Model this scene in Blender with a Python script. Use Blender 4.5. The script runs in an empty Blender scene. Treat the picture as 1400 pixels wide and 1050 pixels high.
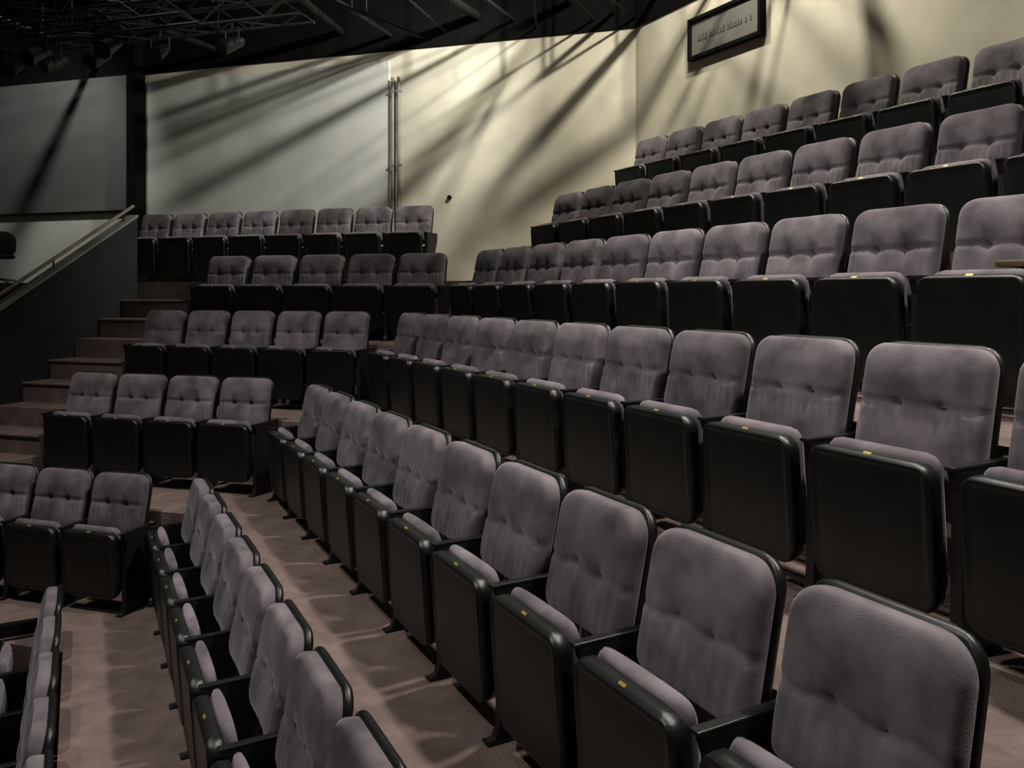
import bpy, bmesh, math, random
from mathutils import Vector, Matrix
random.seed(4)
scene=bpy.context.scene
COL=scene.collection
try:
    scene.view_settings.view_transform='Standard'
except Exception: pass

# ---------------------------------------------------------------- plan geometry
A_R=math.radians(28.2); A_B=math.radians(73.2)
u=Vector((-math.sin(A_R),math.cos(A_R))); n=Vector((math.cos(A_R),math.sin(A_R)))
v=Vector((-math.sin(A_B),math.cos(A_B))); m=Vector((math.cos(A_B),math.sin(A_B)))
CZ=2.86
H=0.93
D=[-.115,.815,1.69,2.66,3.58,4.60,5.58]
E=[4.02,5.0,6.0,6.98,7.97,9.0]
T=[1.93,1.355,.725,.176,-.425,-1.055,-1.703]
FZ=[CZ-t-H for t in T]
def R(d,t): return n*d+u*t
def B(e,t): return m*e+v*t
def X(d,e):
    c=n.dot(m); k=1-c*c
    return n*((d-c*e)/k)+m*((e-c*d)/k)

# ---------------------------------------------------------------- materials
def mat(name,col,rough=.6,metal=0,noise=0,nscale=8,bump=0,bscale=200,sheen=0,spec=.5,rand=0,col2=None,coat=0,jit=False):
    M=bpy.data.materials.new(name); M.use_nodes=True
    nt=M.node_tree; N=nt.nodes; L=nt.links
    b=N['Principled BSDF']
    b.inputs['Roughness'].default_value=rough
    b.inputs['Metallic'].default_value=metal
    b.inputs['Specular IOR Level'].default_value=spec
    if sheen:
        b.inputs['Sheen Weight'].default_value=sheen
        b.inputs['Sheen Roughness'].default_value=.4
        b.inputs['Sheen Tint'].default_value=(.92,.88,.92,1)
    if coat: b.inputs['Coat Weight'].default_value=coat
    tc=N.new('ShaderNodeTexCoord')
    vec=tc.outputs['Object']
    if jit:
        oi=N.new('ShaderNodeObjectInfo'); ml=N.new('ShaderNodeMath'); ml.operation='MULTIPLY'; ml.inputs[1].default_value=37
        L.new(oi.outputs['Random'],ml.inputs[0])
        va=N.new('ShaderNodeVectorMath'); va.operation='ADD'
        L.new(vec,va.inputs[0]); L.new(ml.outputs[0],va.inputs[1]); vec=va.outputs[0]
    n1=N.new('ShaderNodeTexNoise'); n1.inputs['Scale'].default_value=nscale; n1.inputs['Detail'].default_value=6
    L.new(vec,n1.inputs['Vector'])
    cr=N.new('ShaderNodeValToRGB')
    c2=col2 if col2 else tuple(c*(1-noise) for c in col)
    c1=tuple(min(1,c*(1+noise*.6)) for c in col)
    cr.color_ramp.elements[0].position=.34; cr.color_ramp.elements[1].position=.66
    cr.color_ramp.elements[0].color=(*c2,1); cr.color_ramp.elements[1].color=(*c1,1)
    L.new(n1.outputs['Fac'],cr.inputs['Fac'])
    out=cr.outputs['Color']
    if rand:
        oi=N.new('ShaderNodeObjectInfo'); hs=N.new('ShaderNodeHueSaturation')
        mr=N.new('ShaderNodeMapRange'); mr.inputs['To Min'].default_value=1-rand; mr.inputs['To Max'].default_value=1+rand
        L.new(oi.outputs['Random'],mr.inputs['Value']); L.new(mr.outputs['Result'],hs.inputs['Value'])
        L.new(out,hs.inputs['Color']); out=hs.outputs['Color']
    L.new(out,b.inputs['Base Color'])
    if bump:
        n2=N.new('ShaderNodeTexNoise'); n2.inputs['Scale'].default_value=bscale; n2.inputs['Detail'].default_value=3
        L.new(tc.outputs['Object'],n2.inputs['Vector'])
        bp=N.new('ShaderNodeBump'); bp.inputs['Strength'].default_value=bump; bp.inputs['Distance'].default_value=.01
        L.new(n2.outputs['Fac'],bp.inputs['Height']); L.new(bp.outputs['Normal'],b.inputs['Normal'])
    return M
M_velvet=mat('velvet_purple_grey',(.140,.123,.133),.9,noise=.46,nscale=6.5,bump=.20,bscale=260,sheen=.32,spec=.2,rand=.20,jit=True)
M_shell=mat('black_plastic',(.0072,.0092,.0078),.34,noise=.2,bump=.12,bscale=500,spec=.5)
M_metal=mat('black_metal',(.007,.007,.007),.5,metal=0,noise=.2)
M_brass=mat('brass_plate',(.50,.38,.10),.4,metal=.6,noise=.15,nscale=60)
M_carpet=mat('carpet_brown',(.178,.133,.118),.95,noise=.22,nscale=7,bump=.9,bscale=110,spec=.1)
M_wall=mat('cream_paint',(.54,.505,.405),.8,noise=.18,nscale=1.4,bump=.08,bscale=40,spec=.2)
M_panel=mat('pale_grey_board',(.48,.485,.445),.7,noise=.12,nscale=1.6,spec=.2)
M_dkpanel=mat('charcoal_board',(.105,.107,.102),.8,noise=.05,nscale=3,spec=.2)
M_black=mat('black_paint',(.003,.003,.003),.9,noise=.2,spec=.1)
M_parapet=mat('dark_slate_paint',(.019,.019,.021),.75,noise=.15,nscale=3,spec=.2)
M_rig=mat('rig_steel',(.006,.007,.006),.7,noise=.2,spec=.2)
M_rigp=mat('truss_steel',(.040,.048,.040),.5,metal=.2,noise=.3,nscale=20)
M_wood=mat('varnished_wood',(.13,.08,.045),.45,noise=.3,nscale=14)
M_rail=mat('worn_handrail',(.17,.135,.10),.5,noise=.2,nscale=14)
M_conduit=mat('painted_conduit',(.17,.175,.15),.6,noise=.1)
M_sign=mat('sign_board',(.105,.105,.09),.6,noise=.1)
M_letter=mat('sign_letters',(.042,.042,.037),.6,noise=.1)
M_lens=mat('glass_lens',(.02,.022,.024),.2,noise=.1,spec=.5)

# ---------------------------------------------------------------- mesh tools
class MB:
    def __init__(s): s.v=[]; s.f=[]
    def add(s,vs,fs,M=None):
        o=len(s.v)
        for p in vs:
            p=Vector(p)
            if M is not None: p=M@p
            s.v.append(p)
        for f in fs: s.f.append([i+o for i in f])
    def box(s,c,d,M=None):
        x,y,z=[k/2 for k in d]; c=Vector(c)
        vs=[c+Vector((a*x,b*y,e*z)) for a in(-1,1) for b in(-1,1) for e in(-1,1)]
        s.add(vs,[(0,1,3,2),(4,6,7,5),(0,4,5,1),(2,3,7,6),(0,2,6,4),(1,5,7,3)],M)
    def prism(s,poly,z0,z1):
        k=len(poly)
        vs=[(p[0],p[1],z0) for p in poly]+[(p[0],p[1],z1) for p in poly]
        fs=[list(range(k))[::-1],list(range(k,2*k))]+[(i,(i+1)%k,(i+1)%k+k,i+k) for i in range(k)]
        s.add(vs,fs)
    def tube(s,a,b,r,k=8,r2=None):
        a=Vector(a); b=Vector(b); d=(b-a).normalized()
        if r2 is None: r2=r
        t=Vector((0,0,1)) if abs(d.z)<.9 else Vector((1,0,0))
        e1=d.cross(t).normalized(); e2=d.cross(e1)
        vs=[]
        for i in range(k):
            q=e1*math.cos(2*math.pi*i/k)+e2*math.sin(2*math.pi*i/k)
            vs.append(a+q*r)
        for i in range(k):
            q=e1*math.cos(2*math.pi*i/k)+e2*math.sin(2*math.pi*i/k)
            vs.append(b+q*r2)
        fs=[(i,(i+1)%k,(i+1)%k+k,i+k) for i in range(k)]+[list(range(k))[::-1],list(range(k,2*k))]
        s.add(vs,fs)
    def mesh(s,name,material,bevel=0,smooth=False):
        me=bpy.data.meshes.new(name); me.from_pydata([tuple(p) for p in s.v],[],s.f)
        bm=bmesh.new(); bm.from_mesh(me)
        bmesh.ops.recalc_face_normals(bm,faces=bm.faces)
        if bevel: bmesh.ops.bevel(bm,geom=list(bm.edges),offset=bevel,segments=2,affect='EDGES',profile=.6)
        bm.to_mesh(me); bm.free()
        me.materials.append(material)
        if smooth:
            for p in me.polygons: p.use_smooth=True
        return me
def obj(name,me,loc=(0,0,0),rot=0,parent=None):
    o=bpy.data.objects.new(name,me); COL.objects.link(o)
    o.location=loc; o.rotation_euler=(0,0,rot)
    if parent: o.parent=parent
    return o
def struct(o,label=None):
    o['kind']='structure'
    o['label']=label or 'plain surface'; o['category']='room'
    return o
def top(o,label,cat,group=None):
    o['label']=label; o['category']=cat
    if group: o['group']=group
    return o

def pillow(W,Hh,Tf,Tb,rt,rb,p,nx,nz,fn=None,M=None):
    vs=[];fs=[]
    def hw(z):
        w=W/2
        if z>Hh-rt: w-= rt-math.sqrt(max(0,rt*rt-(z-(Hh-rt))**2))
        if z<rb: w-= rb-math.sqrt(max(0,rb*rb-(rb-z)**2))
        return w
    def prof(a): return max(0,1-abs(a)**p)**(1/p)
    idx={}
    for side in (0,1):
        for j in range(nz+1):
            q=-math.cos(math.pi*j/nz); q=.55*q+.45*(2*j/nz-1)
            z=(q+1)/2*Hh
            for i in range(nx+1):
                a=-math.cos(math.pi*i/nx); a=.55*a+.45*(2*i/nx-1)
                x=a*hw(z)
                edge=(i in(0,nx)) or (j in(0,nz))
                if side==1 and edge: idx[(1,i,j)]=idx[(0,i,j)]; continue
                f=prof(a)*prof(q)
                if side==0:
                    y=Tf*f
                    if fn: y+=fn(x,z,a,q)*min(1,f*1.3)
                else: y=-Tb*f
                idx[(side,i,j)]=len(vs); vs.append((x,y,z))
    for side in (0,1):
        for j in range(nz):
            for i in range(nx):
                q=(idx[(side,i,j)],idx[(side,i+1,j)],idx[(side,i+1,j+1)],idx[(side,i,j+1)])
                fs.append(q[::-1] if side==0 else q)
    b=MB(); b.add(vs,fs,M); return b
def place(y,z,lean):
    return Matrix.Translation((0,y,z))@Matrix.Rotation(lean,4,'X')

# ---------------------------------------------------------------- seat parts
LEAN=math.radians(12)
def tuft(x,z,a,q):
    zb=.235; d=.014*a*a
    for bx in(-.082,.082):
        dx=x-bx; dz=z-zb; r2=dx*dx+dz*dz
        d-=.024*math.exp(-r2/.012**2)+.014*math.exp(-r2/.04**2)
        d-=.009*math.exp(-(dx/.010)**2)*math.exp(-((dz+.05)/.05)**2)
        d-=.006*math.exp(-((dx-.35*dz)/.009)**2)*math.exp(-((dz-.05)/.04)**2)
    d-=.011*math.exp(-((z-zb)/.012)**2)*(1-.4*math.exp(-(x/.05)**2))
    d+=.0034*math.sin(x*2*math.pi/.038+math.sin(z*20))*math.exp(-((z-zb+.07)/.06)**2)
    d+=.009*math.exp(-((z-zb-.11)/.07)**2)*(1-a*a)
    d+=.006*math.exp(-((z-zb+.12)/.07)**2)*(1-a*a)
    return d
def soft(x,z,a,q):
    zb=.20; d=.016*a*a
    for bx in(-.07,.075):
        dx=x-bx; dz=z-zb; r2=dx*dx+dz*dz
        d-=.012*math.exp(-r2/.014**2)+.012*math.exp(-r2/.05**2)
        d-=.007*math.exp(-((dx+.3*dz)/.011)**2)*math.exp(-((dz+.06)/.06)**2)
    d-=.009*math.exp(-((z-zb-.01*math.sin(x*30))/.013)**2)
    d+=.0030*math.sin(x*2*math.pi/.052+z*9)*math.exp(-((z-zb+.10)/.08)**2)
    d+=.008*math.exp(-((z-zb-.12)/.08)**2)*(1-a*a)
    return d
PL=place(.100,.452,LEAN)
SH=Matrix.Translation((0,.018,.024))@PL
me_bc=pillow(.470,.453,.060,.01,.078,.05,5,46,48,tuft,SH).mesh('backrest_cushion_tufted',M_velvet,smooth=True)
me_bs_=pillow(.470,.453,.058,.01,.095,.05,4.8,46,48,soft,SH).mesh('backrest_cushion_soft',M_velvet,smooth=True)
me_bsh=pillow(.488,.487,.020,.022,.09,.05,6,24,24,None,PL).mesh('backrest_shell',M_shell,smooth=True)
def rim(x,z,a,q):
    e=max(abs(a),abs(q)); return -.008 if e<.88 else (-.008*(1-(e-.88)/.05) if e<.93 else 0)
PS=place(.338,.100,math.radians(-4))
me_ss=pillow(.464,.480,.034,.048,.06,.075,7,36,32,rim,PS).mesh('seat_shell',M_shell,smooth=True)
me_sc=pillow(.424,.462,.050,.036,.05,.06,3.0,24,24,None,Matrix.Translation((0,-.066,.040))@PS).mesh('seat_cushion',M_velvet,smooth=True)
b=MB(); prof=[(.12,0),(.375,0),(.375,.012),(.35,.02),(.335,.06),(.325,.50),(.35,.567),(.02,.567),(.03,.47),(.10,.33),(.11,.06),(.10,.02)]
k=len(prof); vs=[(-.018,y,z) for y,z in prof]+[(.018,y,z) for y,z in prof]
b.add(vs,[list(range(k)),list(range(k,2*k))[::-1]]+[(i,(i+1)%k,(i+1)%k+k,i+k) for i in range(k)])
b.box((0,.26,.006),(.05,.25,.010))
me_leg=b.mesh('leg',M_metal)
b=MB(); b.box((0,.185,.575),(.036,.36,.014)); me_arm=b.mesh('armrest',M_shell,bevel=.005)
b=MB(); b.box((0,0,0),(.030,.012,.003)); me_tag=b.mesh('number_plate',M_brass)

def seat_proto(cush,half):
    return [('backrest_shell',me_bsh,(0,0,0),None),('backrest_cushion',cush,(0,0,0),None),
           ('seat_shell',me_ss,(0,0,0),None),('seat_cushion',me_sc,(0,0,0),None),
           ('leg',me_leg,(-half,0,0),None),('armrest',me_arm,(-half,0,0),None),
           ('number_plate',me_tag,(0.0,.377,.577),'small brass seat number plate')]
LBL_T="folded tip-up theater seat, purple-grey tufted velvet, black shell"
LBL_S="folded tip-up theater seat, smooth purple-grey velvet back, black shell"
def make_seat(P,z,rot,s,cush,first,group,label,scx=1):
    e=bpy.data.objects.new('theater_seat',None); COL.objects.link(e); e.empty_display_size=.2
    e.location=(P.x,P.y,z); e.rotation_euler=(0,0,rot)
    top(e,label,'theater seat',group)
    for nm,me,loc,lab in seat_proto(cush,s/2):
        o=bpy.data.objects.new(nm,me); COL.objects.link(o); o.parent=e; o.location=loc
        if nm in('backrest_shell','backrest_cushion','seat_shell','seat_cushion') and scx!=1: o.scale=(scx,1,1)
        if nm=='number_plate': o.rotation_euler=(math.radians(-40),0,0)
        if lab: o['label']=lab
    o=bpy.data.objects.new('number_plate',me_tag); COL.objects.link(o); o.parent=e; o.location=(-s/2,.06,.5835); o['label']='small brass plate on the armrest'
    if first:
        for nm,me in(('leg',me_leg),('armrest',me_arm)):
            o=bpy.data.objects.new(nm,me); COL.objects.link(o); o.parent=e; o.location=(s/2,0,0)
    return e
ROT_R=math.pi/2+A_R; ROT_B=math.pi/2+A_B
rowsR=[(5.95,7,.55),(6.14,9,.54),(6.255,10,.556),(6.744,11,.5513),(7.02,11,.556),(7.20,10,.551),(7.05,9,.5515)]
names=['lowest','second','third','fourth','fifth','sixth','top']
for i,(t0,cnt,s) in enumerate(rowsR):
    for k in range(cnt):
        soft_=i in(0,1,2)
        make_seat(R(D[i],t0-s*k),FZ[i],ROT_R,s,me_bs_ if soft_ else me_bc,k==0,'seats in the %s row of the side section'%names[i],LBL_S if soft_ else LBL_T)
rowsB={1:(4.555,.54,3,1),2:(4.17,.541,4,1),3:(3.74,.52,5,.96),4:(3.38,.60,5,1.1),5:(3.93,.533,8,.98)}
for i,(t0,s,cnt,scx) in rowsB.items():
    for k in range(cnt):
        make_seat(B(E[i],t0+s*k),FZ[i],ROT_B,s,me_bc,k==cnt-1,'seats in the %s row of the end section'%names[i],LBL_T,scx)

# ---------------------------------------------------------------- tiers
TN=-3.0; TL=7.1; DW=6.1; EW=10.05; TF=14
De=[None]+[D[i-1]+.015 for i in range(1,7)]
Ee=[None]+[E[i-1]+.05 for i in range(1,6)]
b=MB(); b.prism([(-16,-6),(9,-6),(9,16),(-16,16)],-.12,-.002)
struct(obj('floor',b.mesh('floor',M_carpet)),'brown carpeted ground floor')
for i in range(1,5):
    b=MB()
    b.prism([R(De[i],TN),X(De[i],Ee[i]),B(Ee[i],TL),B(Ee[i+1],TL),X(De[i+1],Ee[i+1]),R(De[i+1],TN)],0,FZ[i])
    struct(obj('floor',b.mesh('floor',M_carpet)),'brown carpeted seating tier')
b=MB()
b.prism([R(De[5],TN),X(De[5],Ee[5]),B(Ee[5],TF),B(EW,TF),X(DW,EW),R(DW,7.5),R(De[6],7.5),R(De[6],TN)],0,FZ[5])
struct(obj('floor',b.mesh('floor',M_carpet)),'brown carpeted upper seating tier')
b=MB(); b.prism([R(De[6],TN),R(De[6],7.5),R(DW,7.5),R(DW,TN)],0,FZ[6])
struct(obj('floor',b.mesh('floor',M_carpet)),'brown carpeted top seating tier')
for i in range(1,6):
    z0=FZ[i-1]; dz=(FZ[i]-z0)/3
    for j in (1,2):
        e0=Ee[i]-.327*(3-j)
        b=MB(); b.prism([B(e0,6.18),B(e0,TL),B(e0+.327,TL),B(e0+.327,6.18)],z0,z0+dz*j)
        # rounded carpeted nosing along the tread edge
        a1=B(e0-.004,6.18); a2=B(e0-.004,TL); zz=z0+dz*j-.012
        b.tube((a1.x,a1.y,zz),(a2.x,a2.y,zz),.016,10)
        struct(obj('stair_step',b.mesh('stair_step',M_carpet)),'carpeted aisle step')
b=MB(); b.prism([R(-1.3,6.27),R(-.16,6.27),R(-.16,6.33),R(-1.3,6.33)],0,.66)
o=obj('end_partition',b.mesh('end_partition',M_black,bevel=.01)); top(o,'low black partition at the end of the lowest seat row','partition')

# ---------------------------------------------------------------- walls
ZT=CZ+3.30; ZC=7.75; TH=.15
def wallstrip(name,a,bp,off,z0,z1,mt,label):
    b=MB(); b.prism([a,bp,bp+off,a+off],z0,z1)
    return struct(obj(name,b.mesh(name,mt)),label)
C=X(DW,EW)
wallstrip('wall_back',C,B(EW,TF),m*TH,0,ZT,M_wall,'cream painted rear wall')
wallstrip('wall_right',R(DW,TN),C,n*TH,0,ZT,M_wall,'cream painted side wall')
wallstrip('wall_back_upper',C-m*.03,B(EW-.03,TF),m*(TH+.03),ZT,ZC,M_black,'black painted upper wall')
wallstrip('wall_right_upper',R(DW-.03,TN),C-n*.03,n*(TH+.03),ZT,ZC,M_black,'black painted upper wall')
wallstrip('gap_shade_back',B(EW-.03,4.2),B(EW-.03,8.78),m*.03,FZ[5],FZ[5]+.5,M_black,'black strip added on the rear wall to darken the gaps under the seats')  # black strip added as shade in the gaps under the rear row
b=MB(); b.prism([(-16,-6),(9,-6),(9,16),(-16,16)],ZC,ZC+.1)
struct(obj('ceiling',b.mesh('ceiling',M_black)),'black ceiling')
EP=7.95
def parz(e): return CZ-.18+(e-6.11)*.592
def slabE(name,t0,t1,e0,e1,zb0,zb1,zt0,zt1,mt):
    b=MB(); P=[(e0,t0),(e1,t0),(e1,t1),(e0,t1)]
    vs=[];
    for (e,t) in P:
        q=B(e,t); vs.append((q.x,q.y,zb0 if e==e0 else zb1))
    for (e,t) in P:
        q=B(e,t); vs.append((q.x,q.y,zt0 if e==e0 else zt1))
    b.add(vs,[(0,1,2,3),(4,5,6,7),(0,1,5,4),(1,2,6,5),(2,3,7,6),(3,0,4,7)])
    return b.mesh(name,mt)
struct(obj('wall_stair',slabE('wall_stair',7.1,7.22,4.2,EP,0,0,parz(4.2),parz(EP),M_parapet)),'dark sloping parapet wall beside the stairs')
struct(obj('trim_1',slabE('trim_1',7.085,7.235,4.2,EP,parz(4.2),parz(EP),parz(4.2)+.025,parz(EP)+.025,M_conduit)),'pale metal capping on the sloping parapet')
e=bpy.data.objects.new('handrail',None); COL.objects.link(e); q=B(6,7.3); e.location=(q.x,q.y,parz(6))
top(e,'sloping pale worn handrail on metal brackets above the parapet','handrail')
def pt(eE,t,z): q=B(eE,t); return Vector((q.x,q.y,z))
b=MB(); b.tube(pt(4.2,7.16,parz(4.2)+.13),pt(EP,7.16,parz(EP)+.13),.019,12)
o=obj('rail',b.mesh('rail',M_rail)); o.parent=e; o.location=-e.location
for ee in (4.8,5.8,6.8,7.8):
    b=MB(); b.tube(pt(ee,7.16,parz(ee)+.02),pt(ee,7.16,parz(ee)+.12),.01,8)
    o=obj('bracket',b.mesh('bracket',M_metal)); o.parent=e; o.location=-e.location
def onB(name,t0,t1,z0,z1,th,mt,lab,cat,bev=0,gap=0.0):
    b=MB(); b.prism([B(EW-gap,t0),B(EW-gap,t1),B(EW-gap-th,t1),B(EW-gap-th,t0)],z0,z1)
    o=obj(name,b.mesh(name,mt,bevel=bev)); return top(o,lab,cat)
onB('wall_panel',4.78,8.78,FZ[5]+.51,ZT-.14,.04,M_panel,'large pale grey board fixed on the cream wall','wall panel')
onB('wall_panel',8.97,13.5,FZ[5]+.02,CZ+1.22,.03,M_panel,'long pale grey board low on the rear wall','wall panel')
onB('acoustic_panel',8.97,13.5,CZ+1.25,ZT-.02,.12,M_dkpanel,'charcoal board hung high on the rear wall','wall panel')
onB('column',8.80,8.95,FZ[5],ZC-.01,.22,M_black,'slim black square column against the rear wall','column',gap=.035)
c=bpy.data.objects.new('wall_conduit',None); COL.objects.link(c); q=B(EW-.07,4.66); c.location=(q.x,q.y,FZ[5])
top(c,'pair of vertical grey pipes clipped to the cream wall','pipe')
for dt in(-.045,.045):
    b=MB(); b.tube((v.x*dt,v.y*dt,.02),(v.x*dt,v.y*dt,ZT-FZ[5]-.38),.022,10)
    o=obj('pipe',b.mesh('pipe',M_conduit)); o.parent=c
for zz in(.6,1.6,2.6):
    b=MB(); b.box((0,0,zz),(.17,.04,.02),Matrix.Rotation(A_B+math.pi/2,4,'Z')); o=obj('clip',b.mesh('clip',M_conduit)); o.parent=c
q=B(EW,3.9); b=MB(); b.tube((q.x,q.y,0),(q.x-m.x*.04,q.y-m.y*.04,0),.028,12)
o=obj('thermostat',b.mesh('thermostat',M_black),(0,0,CZ+1.27)); top(o,'small black round fitting on the cream wall','wall fitting')

s=bpy.data.objects.new('sign',None); COL.objects.link(s); q=R(DW-.05,6.49); s.location=(q.x,q.y,CZ+2.83); s.rotation_euler=(0,0,ROT_R)
top(s,'long dark-framed sign with faint lettering on cream wall','sign')
b=MB(); Wd=1.10; Hd=.46; fr=.038
b.box((0,0,Hd/2-fr/2),(Wd,.08,fr)); b.box((0,0,-Hd/2+fr/2),(Wd,.08,fr)); b.box((-Wd/2+fr/2,0,0),(fr,.08,Hd-2*fr)); b.box((Wd/2-fr/2,0,0),(fr,.08,Hd-2*fr))
o=obj('frame',b.mesh('frame',M_black)); o.parent=s
b=MB(); b.box((0,-.01,0),(Wd-2*fr,.03,Hd-2*fr)); o=obj('board',b.mesh('board',M_sign)); o.parent=s
b=MB(); x=-.40
while x<.40:
    w=random.choice([.022,.028,.034]); hgt=random.choice([.05,.05,.065])
    b.box((x+w/2,.008,-.01+hgt/2-.03),(w*.45,.006,hgt)); b.box((x+w/2,.008,-.035),(w*.9,.006,.013)); 
    x+=w+.012+(.03 if random.random()<.18 else 0)
o=obj('lettering',b.mesh('lettering',M_letter)); o.parent=s

q=R(3.40,1.86); b=MB(); b.box((0,0,0),(.20,.24,.028)); 
o=obj('writing_tablet',b.mesh('writing_tablet',M_wood,bevel=.008),(q.x,q.y,FZ[4]+.622),ROT_R); top(o,'small varnished wooden writing tablet resting on an armrest','tablet')

e=bpy.data.objects.new('office_chair',None); COL.objects.link(e); q=B(9.0,10.55); e.location=(q.x,q.y,FZ[5]); e.rotation_euler=(0,0,ROT_B+.5)
top(e,'low black padded swivel chair in front of pale board','chair')
def cpart(nm,b,mt,sm=False,bev=0): o=obj(nm,b.mesh(nm,mt,bevel=bev,smooth=sm)); o.parent=e
cpart('backrest',pillow(.42,.36,.04,.04,.16,.10,3,18,18,None,Matrix.Translation((0,-.2,.42))),M_black,True)
cpart('seat',pillow(.46,.44,.04,.04,.1,.1,4,16,16,None,Matrix.Translation((0,.24,.40))@Matrix.Rotation(math.pi/2,4,'X')),M_black,True)
b=MB(); b.tube((0,0,.06),(0,0,.37),.025,10); cpart('post',b,M_metal)
b=MB()
for i in range(5):
    a=i*2*math.pi/5; b.tube((0,0,.08),(.27*math.cos(a),.27*math.sin(a),.05),.018,8); b.tube((.27*math.cos(a)-.012,.27*math.sin(a),.026),(.27*math.cos(a)+.012,.27*math.sin(a),.026),.026,10)
cpart('base',b,M_metal)

# ---------------------------------------------------------------- rigging
def truss(name,P,Q,w=.28,r=.022,lab='black steel lighting truss hung under the ceiling',mt=None):
    P=Vector(P);Q=Vector(Q); d=(Q-P); L=d.length; d.normalize(); s_=d.cross(Vector((0,0,1))).normalized()*(w/2); up=Vector((0,0,w/2))
    b=MB(); cs=[s_+up,-s_+up,-s_-up,s_-up]
    for c_ in cs: b.tube(P+c_,Q+c_,r,8)
    N=max(2,int(L/.40))
    for i in range(N):
        a=P+d*(L*i/N); e_=P+d*(L*(i+1)/N)
        for j in range(4):
            c1=cs[j];c2=cs[(j+1)%4]
            if i%2: c1,c2=c2,c1
            b.tube(a+c1,e_+c2,r*.5,6)
    for f in(.15,.85):
        a=P+d*(L*f)+up; b.tube(a,Vector((a.x,a.y,ZC)),.012,6)
    o=obj(name,b.mesh(name,mt or M_rigp)); top(o,lab,'truss','lighting trusses'); return o
def P3(e,t,z): q=B(e,t); return (q.x,q.y,z)
truss('lighting_truss',P3(7.3,4.4,5.82),P3(7.3,12,5.82),r=.018)
truss('lighting_truss',P3(6.5,5.2,5.64),P3(6.5,12,5.64),r=.018)
truss('lighting_truss',P3(7.0,2.6,6.30),P3(7.0,12,6.30),w=.22,r=.014)
truss('lighting_truss',P3(6.1,5.6,5.40),P3(6.1,11,5.40),w=.2,r=.012)
def pipe(a,b_,r=.035,lab='black steel lighting pipe hung below the ceiling',mt=None):
    b=MB(); b.tube(a,b_,r,14)
    m_=(Vector(a)+Vector(b_))/2; b.tube(m_,(m_.x,m_.y,ZC),.01,6)
    o=obj('lighting_pipe',b.mesh('lighting_pipe',mt or M_rig)); top(o,lab,'pipe','lighting pipes'); return o
for (t,r,z,dt) in [(1.12,.04,6.42,.05),(1.42,.014,6.28,.6),(1.7,.025,6.36,-.1),(1.95,.014,6.3,.2),(2.25,.045,6.55,.0),(2.7,.016,6.28,-.5),(3.0,.025,6.40,.3),(3.5,.055,6.50,.35),(3.95,.016,6.34,.0),(4.25,.022,6.28,.7),(4.75,.030,6.36,.1),(5.5,.050,6.48,-.2),(6.5,.022,6.32,.5),(7.4,.04,6.36,.3)]:
    pipe(P3(EW-.04,t,z),P3(8.0,t+dt,z+.02),r)  # pipes added so that their shadows streak the rear wall
pipe(P3(EW-.04,9.62,6.5),P3(7.9,9.62,6.5),.04)  # added to cast the steep streak on the charcoal board
def Q3(d,t,z): q=R(d,t); return (q.x,q.y,z)
for (t,r,z,dt) in [(6.35,.04,6.50,.0),(5.95,.025,6.42,.15),(5.65,.016,6.5,-.1),(5.45,.012,6.4,.1),(5.08,.04,6.55,.0),(4.84,.018,6.36,.35),(4.35,.04,6.5,-.3),(3.9,.02,6.42,.0)]:
    pipe(Q3(DW-.04,t,z),Q3(4.6,t+dt,z+.02),r)  # pipes added above the side wall for the streaks they cast
for (e_,z) in [(7.72,6.05),(7.6,6.9)]:
    pipe(P3(e_,3.2,z),P3(e_,12.5,z),.018,mt=M_rigp)
def fixture(P,aim,lab='black stage spotlight hanging from a truss'):
    e=bpy.data.objects.new('stage_light',None); COL.objects.link(e); e.location=P; top(e,lab,'stage light','stage lights')
    a=Vector(aim).normalized()
    b=MB(); c0=Vector((0,0,-.22)); b.tube(c0-a*.13,c0+a*.02,.055,16,.07); b.tube(c0+a*.02,c0+a*.16,.07,16,.085); o=obj('lamp_body',b.mesh('lamp_body',M_metal),parent=e)
    b=MB(); b.tube(c0+a*.16,c0+a*.166,.075,16); o=obj('lens',b.mesh('lens',M_lens),parent=e)
    sd=a.cross(Vector((0,0,1))).normalized()*.10
    b=MB(); b.tube(c0+sd,sd+Vector((0,0,-.06)),.01,6); b.tube(c0-sd,-sd+Vector((0,0,-.06)),.01,6); b.tube(-sd+Vector((0,0,-.06)),sd+Vector((0,0,-.06)),.01,6); b.tube((0,0,-.06),(0,0,0),.012,6)
    o=obj('yoke',b.mesh('yoke',M_metal),parent=e)
for (e_,t,z) in [(7.16,8.6,5.66),(7.16,8.1,5.66),(7.16,7.5,5.66),(7.16,6.9,5.66),(6.36,7.9,5.48),(6.36,6.9,5.48),(6.36,6.0,5.48),(7.16,6.1,5.66),(7.16,5.2,5.66),(6.89,3.9,6.17),(6.89,3.1,6.17)]:
    fixture(P3(e_,t,z),(random.uniform(-.6,.2),-.8,-.5))
Lp=Vector((-3.6,4.4,7.3)); q=B(9.0,4.12); Tg=Vector((q.x,q.y,3.65)); dr=(Tg-Lp).normalized(); Fp=Lp+dr*(Tg-Lp).length*.22  # unseen flag added between lamp and rear row to shade its end seats
b=MB(); rt=dr.cross(Vector((0,0,1))).normalized(); upv=rt.cross(dr)
Mx=Matrix((rt,dr,upv)).transposed().to_4x4()
b.box((0,0,0),(.29,.008,.26),Mx); b.tube(upv*.12,(0,0,ZC-Fp.z),.008,6)
o=obj('added_light_flag',b.mesh('added_light_flag',M_black),Fp); top(o,'black square flag on a rod, added out of view to shade the rear-row end seats','light flag')

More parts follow.
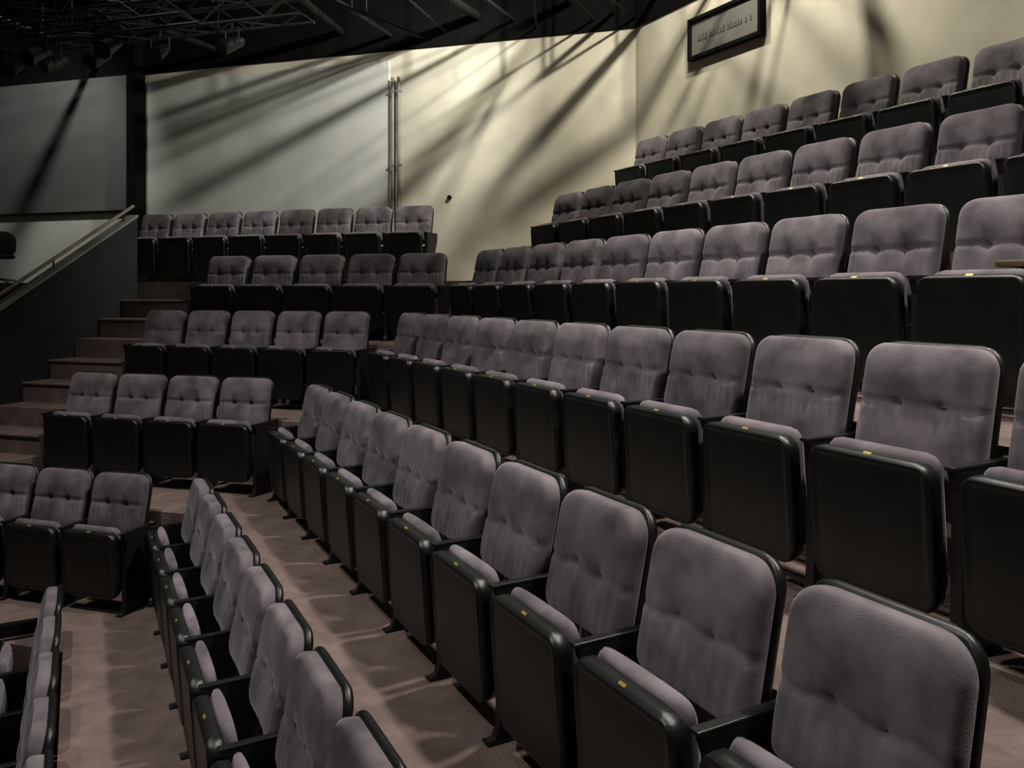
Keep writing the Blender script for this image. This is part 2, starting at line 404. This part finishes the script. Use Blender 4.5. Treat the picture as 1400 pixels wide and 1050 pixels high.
# ---------------------------------------------------------------- lights
def spot(loc,target,en,col,size,blend=.5,rad=.05):
    l=bpy.data.lights.new('spot','SPOT'); l.energy=en; l.color=col; l.spot_size=math.radians(size); l.spot_blend=blend; l.shadow_soft_size=rad
    o=bpy.data.objects.new('spot_lamp',l); COL.objects.link(o); o.location=loc
    o.rotation_euler=(Vector(target)-Vector(loc)).to_track_quat('-Z','Y').to_euler(); return o
warm=(1,.94,.80)
spot(P3(7.4,.35,7.3),P3(EW,3.2,4.9),700,warm,92,.9,.05)
spot(P3(7.9,1.7,7.1),P3(EW,6.3,4.5),1050,(1,.99,.92),76,.9,.055)
spot(P3(5.0,3.6,7.0),P3(EW,5.0,4.9),160,(1,.97,.88),80,.9,.25)  # soft fill added to lift the shaded parts of the rear wall
spot(P3(7.85,9.25,7.1),P3(EW,10.8,4.4),270,(1,1,.96),90,.8,.05)
spot(Q3(4.4,5.3,7.3),Q3(DW,5.0,5.0),370,warm,130,.6,.05)
spot(Q3(4.4,7.0,7.3),Q3(DW,4.0,4.8),250,warm,90,.8,.06)
wh=(1,.94,.90)
spot((-2.9,1.2,7.3),(.1,2.4,1.2),600,wh,80,1,.08)
spot(tuple(Lp),(-2.8,6.0,1.2),660,wh,75,1,.06)
spot((1.5,4.7,7.4),(-.6,4.4,1.0),980,(1,.93,.86),92,1,.17)
spot((2.7,2.1,7.4),(.2,2.0,1.0),980,(1,.93,.86),92,1,.17)
spot((-1.5,3.0,7.4),(2.6,4.2,2.6),400,wh,70,1,.10)
l=bpy.data.lights.new('rig_fill_light','POINT'); l.energy=12; l.color=(.85,1,.85); l.shadow_soft_size=.1  # dim greenish fill added to bring out the dark trusses
o=bpy.data.objects.new('rig_fill_lamp',l); COL.objects.link(o); o.location=P3(6.2,6.3,6.75)
w=bpy.data.worlds.new('World'); scene.world=w; w.use_nodes=True
w.node_tree.nodes['Background'].inputs[0].default_value=(.5,.5,.48,1); w.node_tree.nodes['Background'].inputs[1].default_value=.012

# ---------------------------------------------------------------- camera
cam=bpy.data.cameras.new('Camera'); co=bpy.data.objects.new('Camera',cam); COL.objects.link(co)
co.location=(0,0,CZ); co.rotation_euler=(math.pi/2,0,0)
cam.sensor_width=36; cam.lens=36*1100/1400; cam.shift_y=-125/1400
cam.clip_start=.05
scene.camera=co
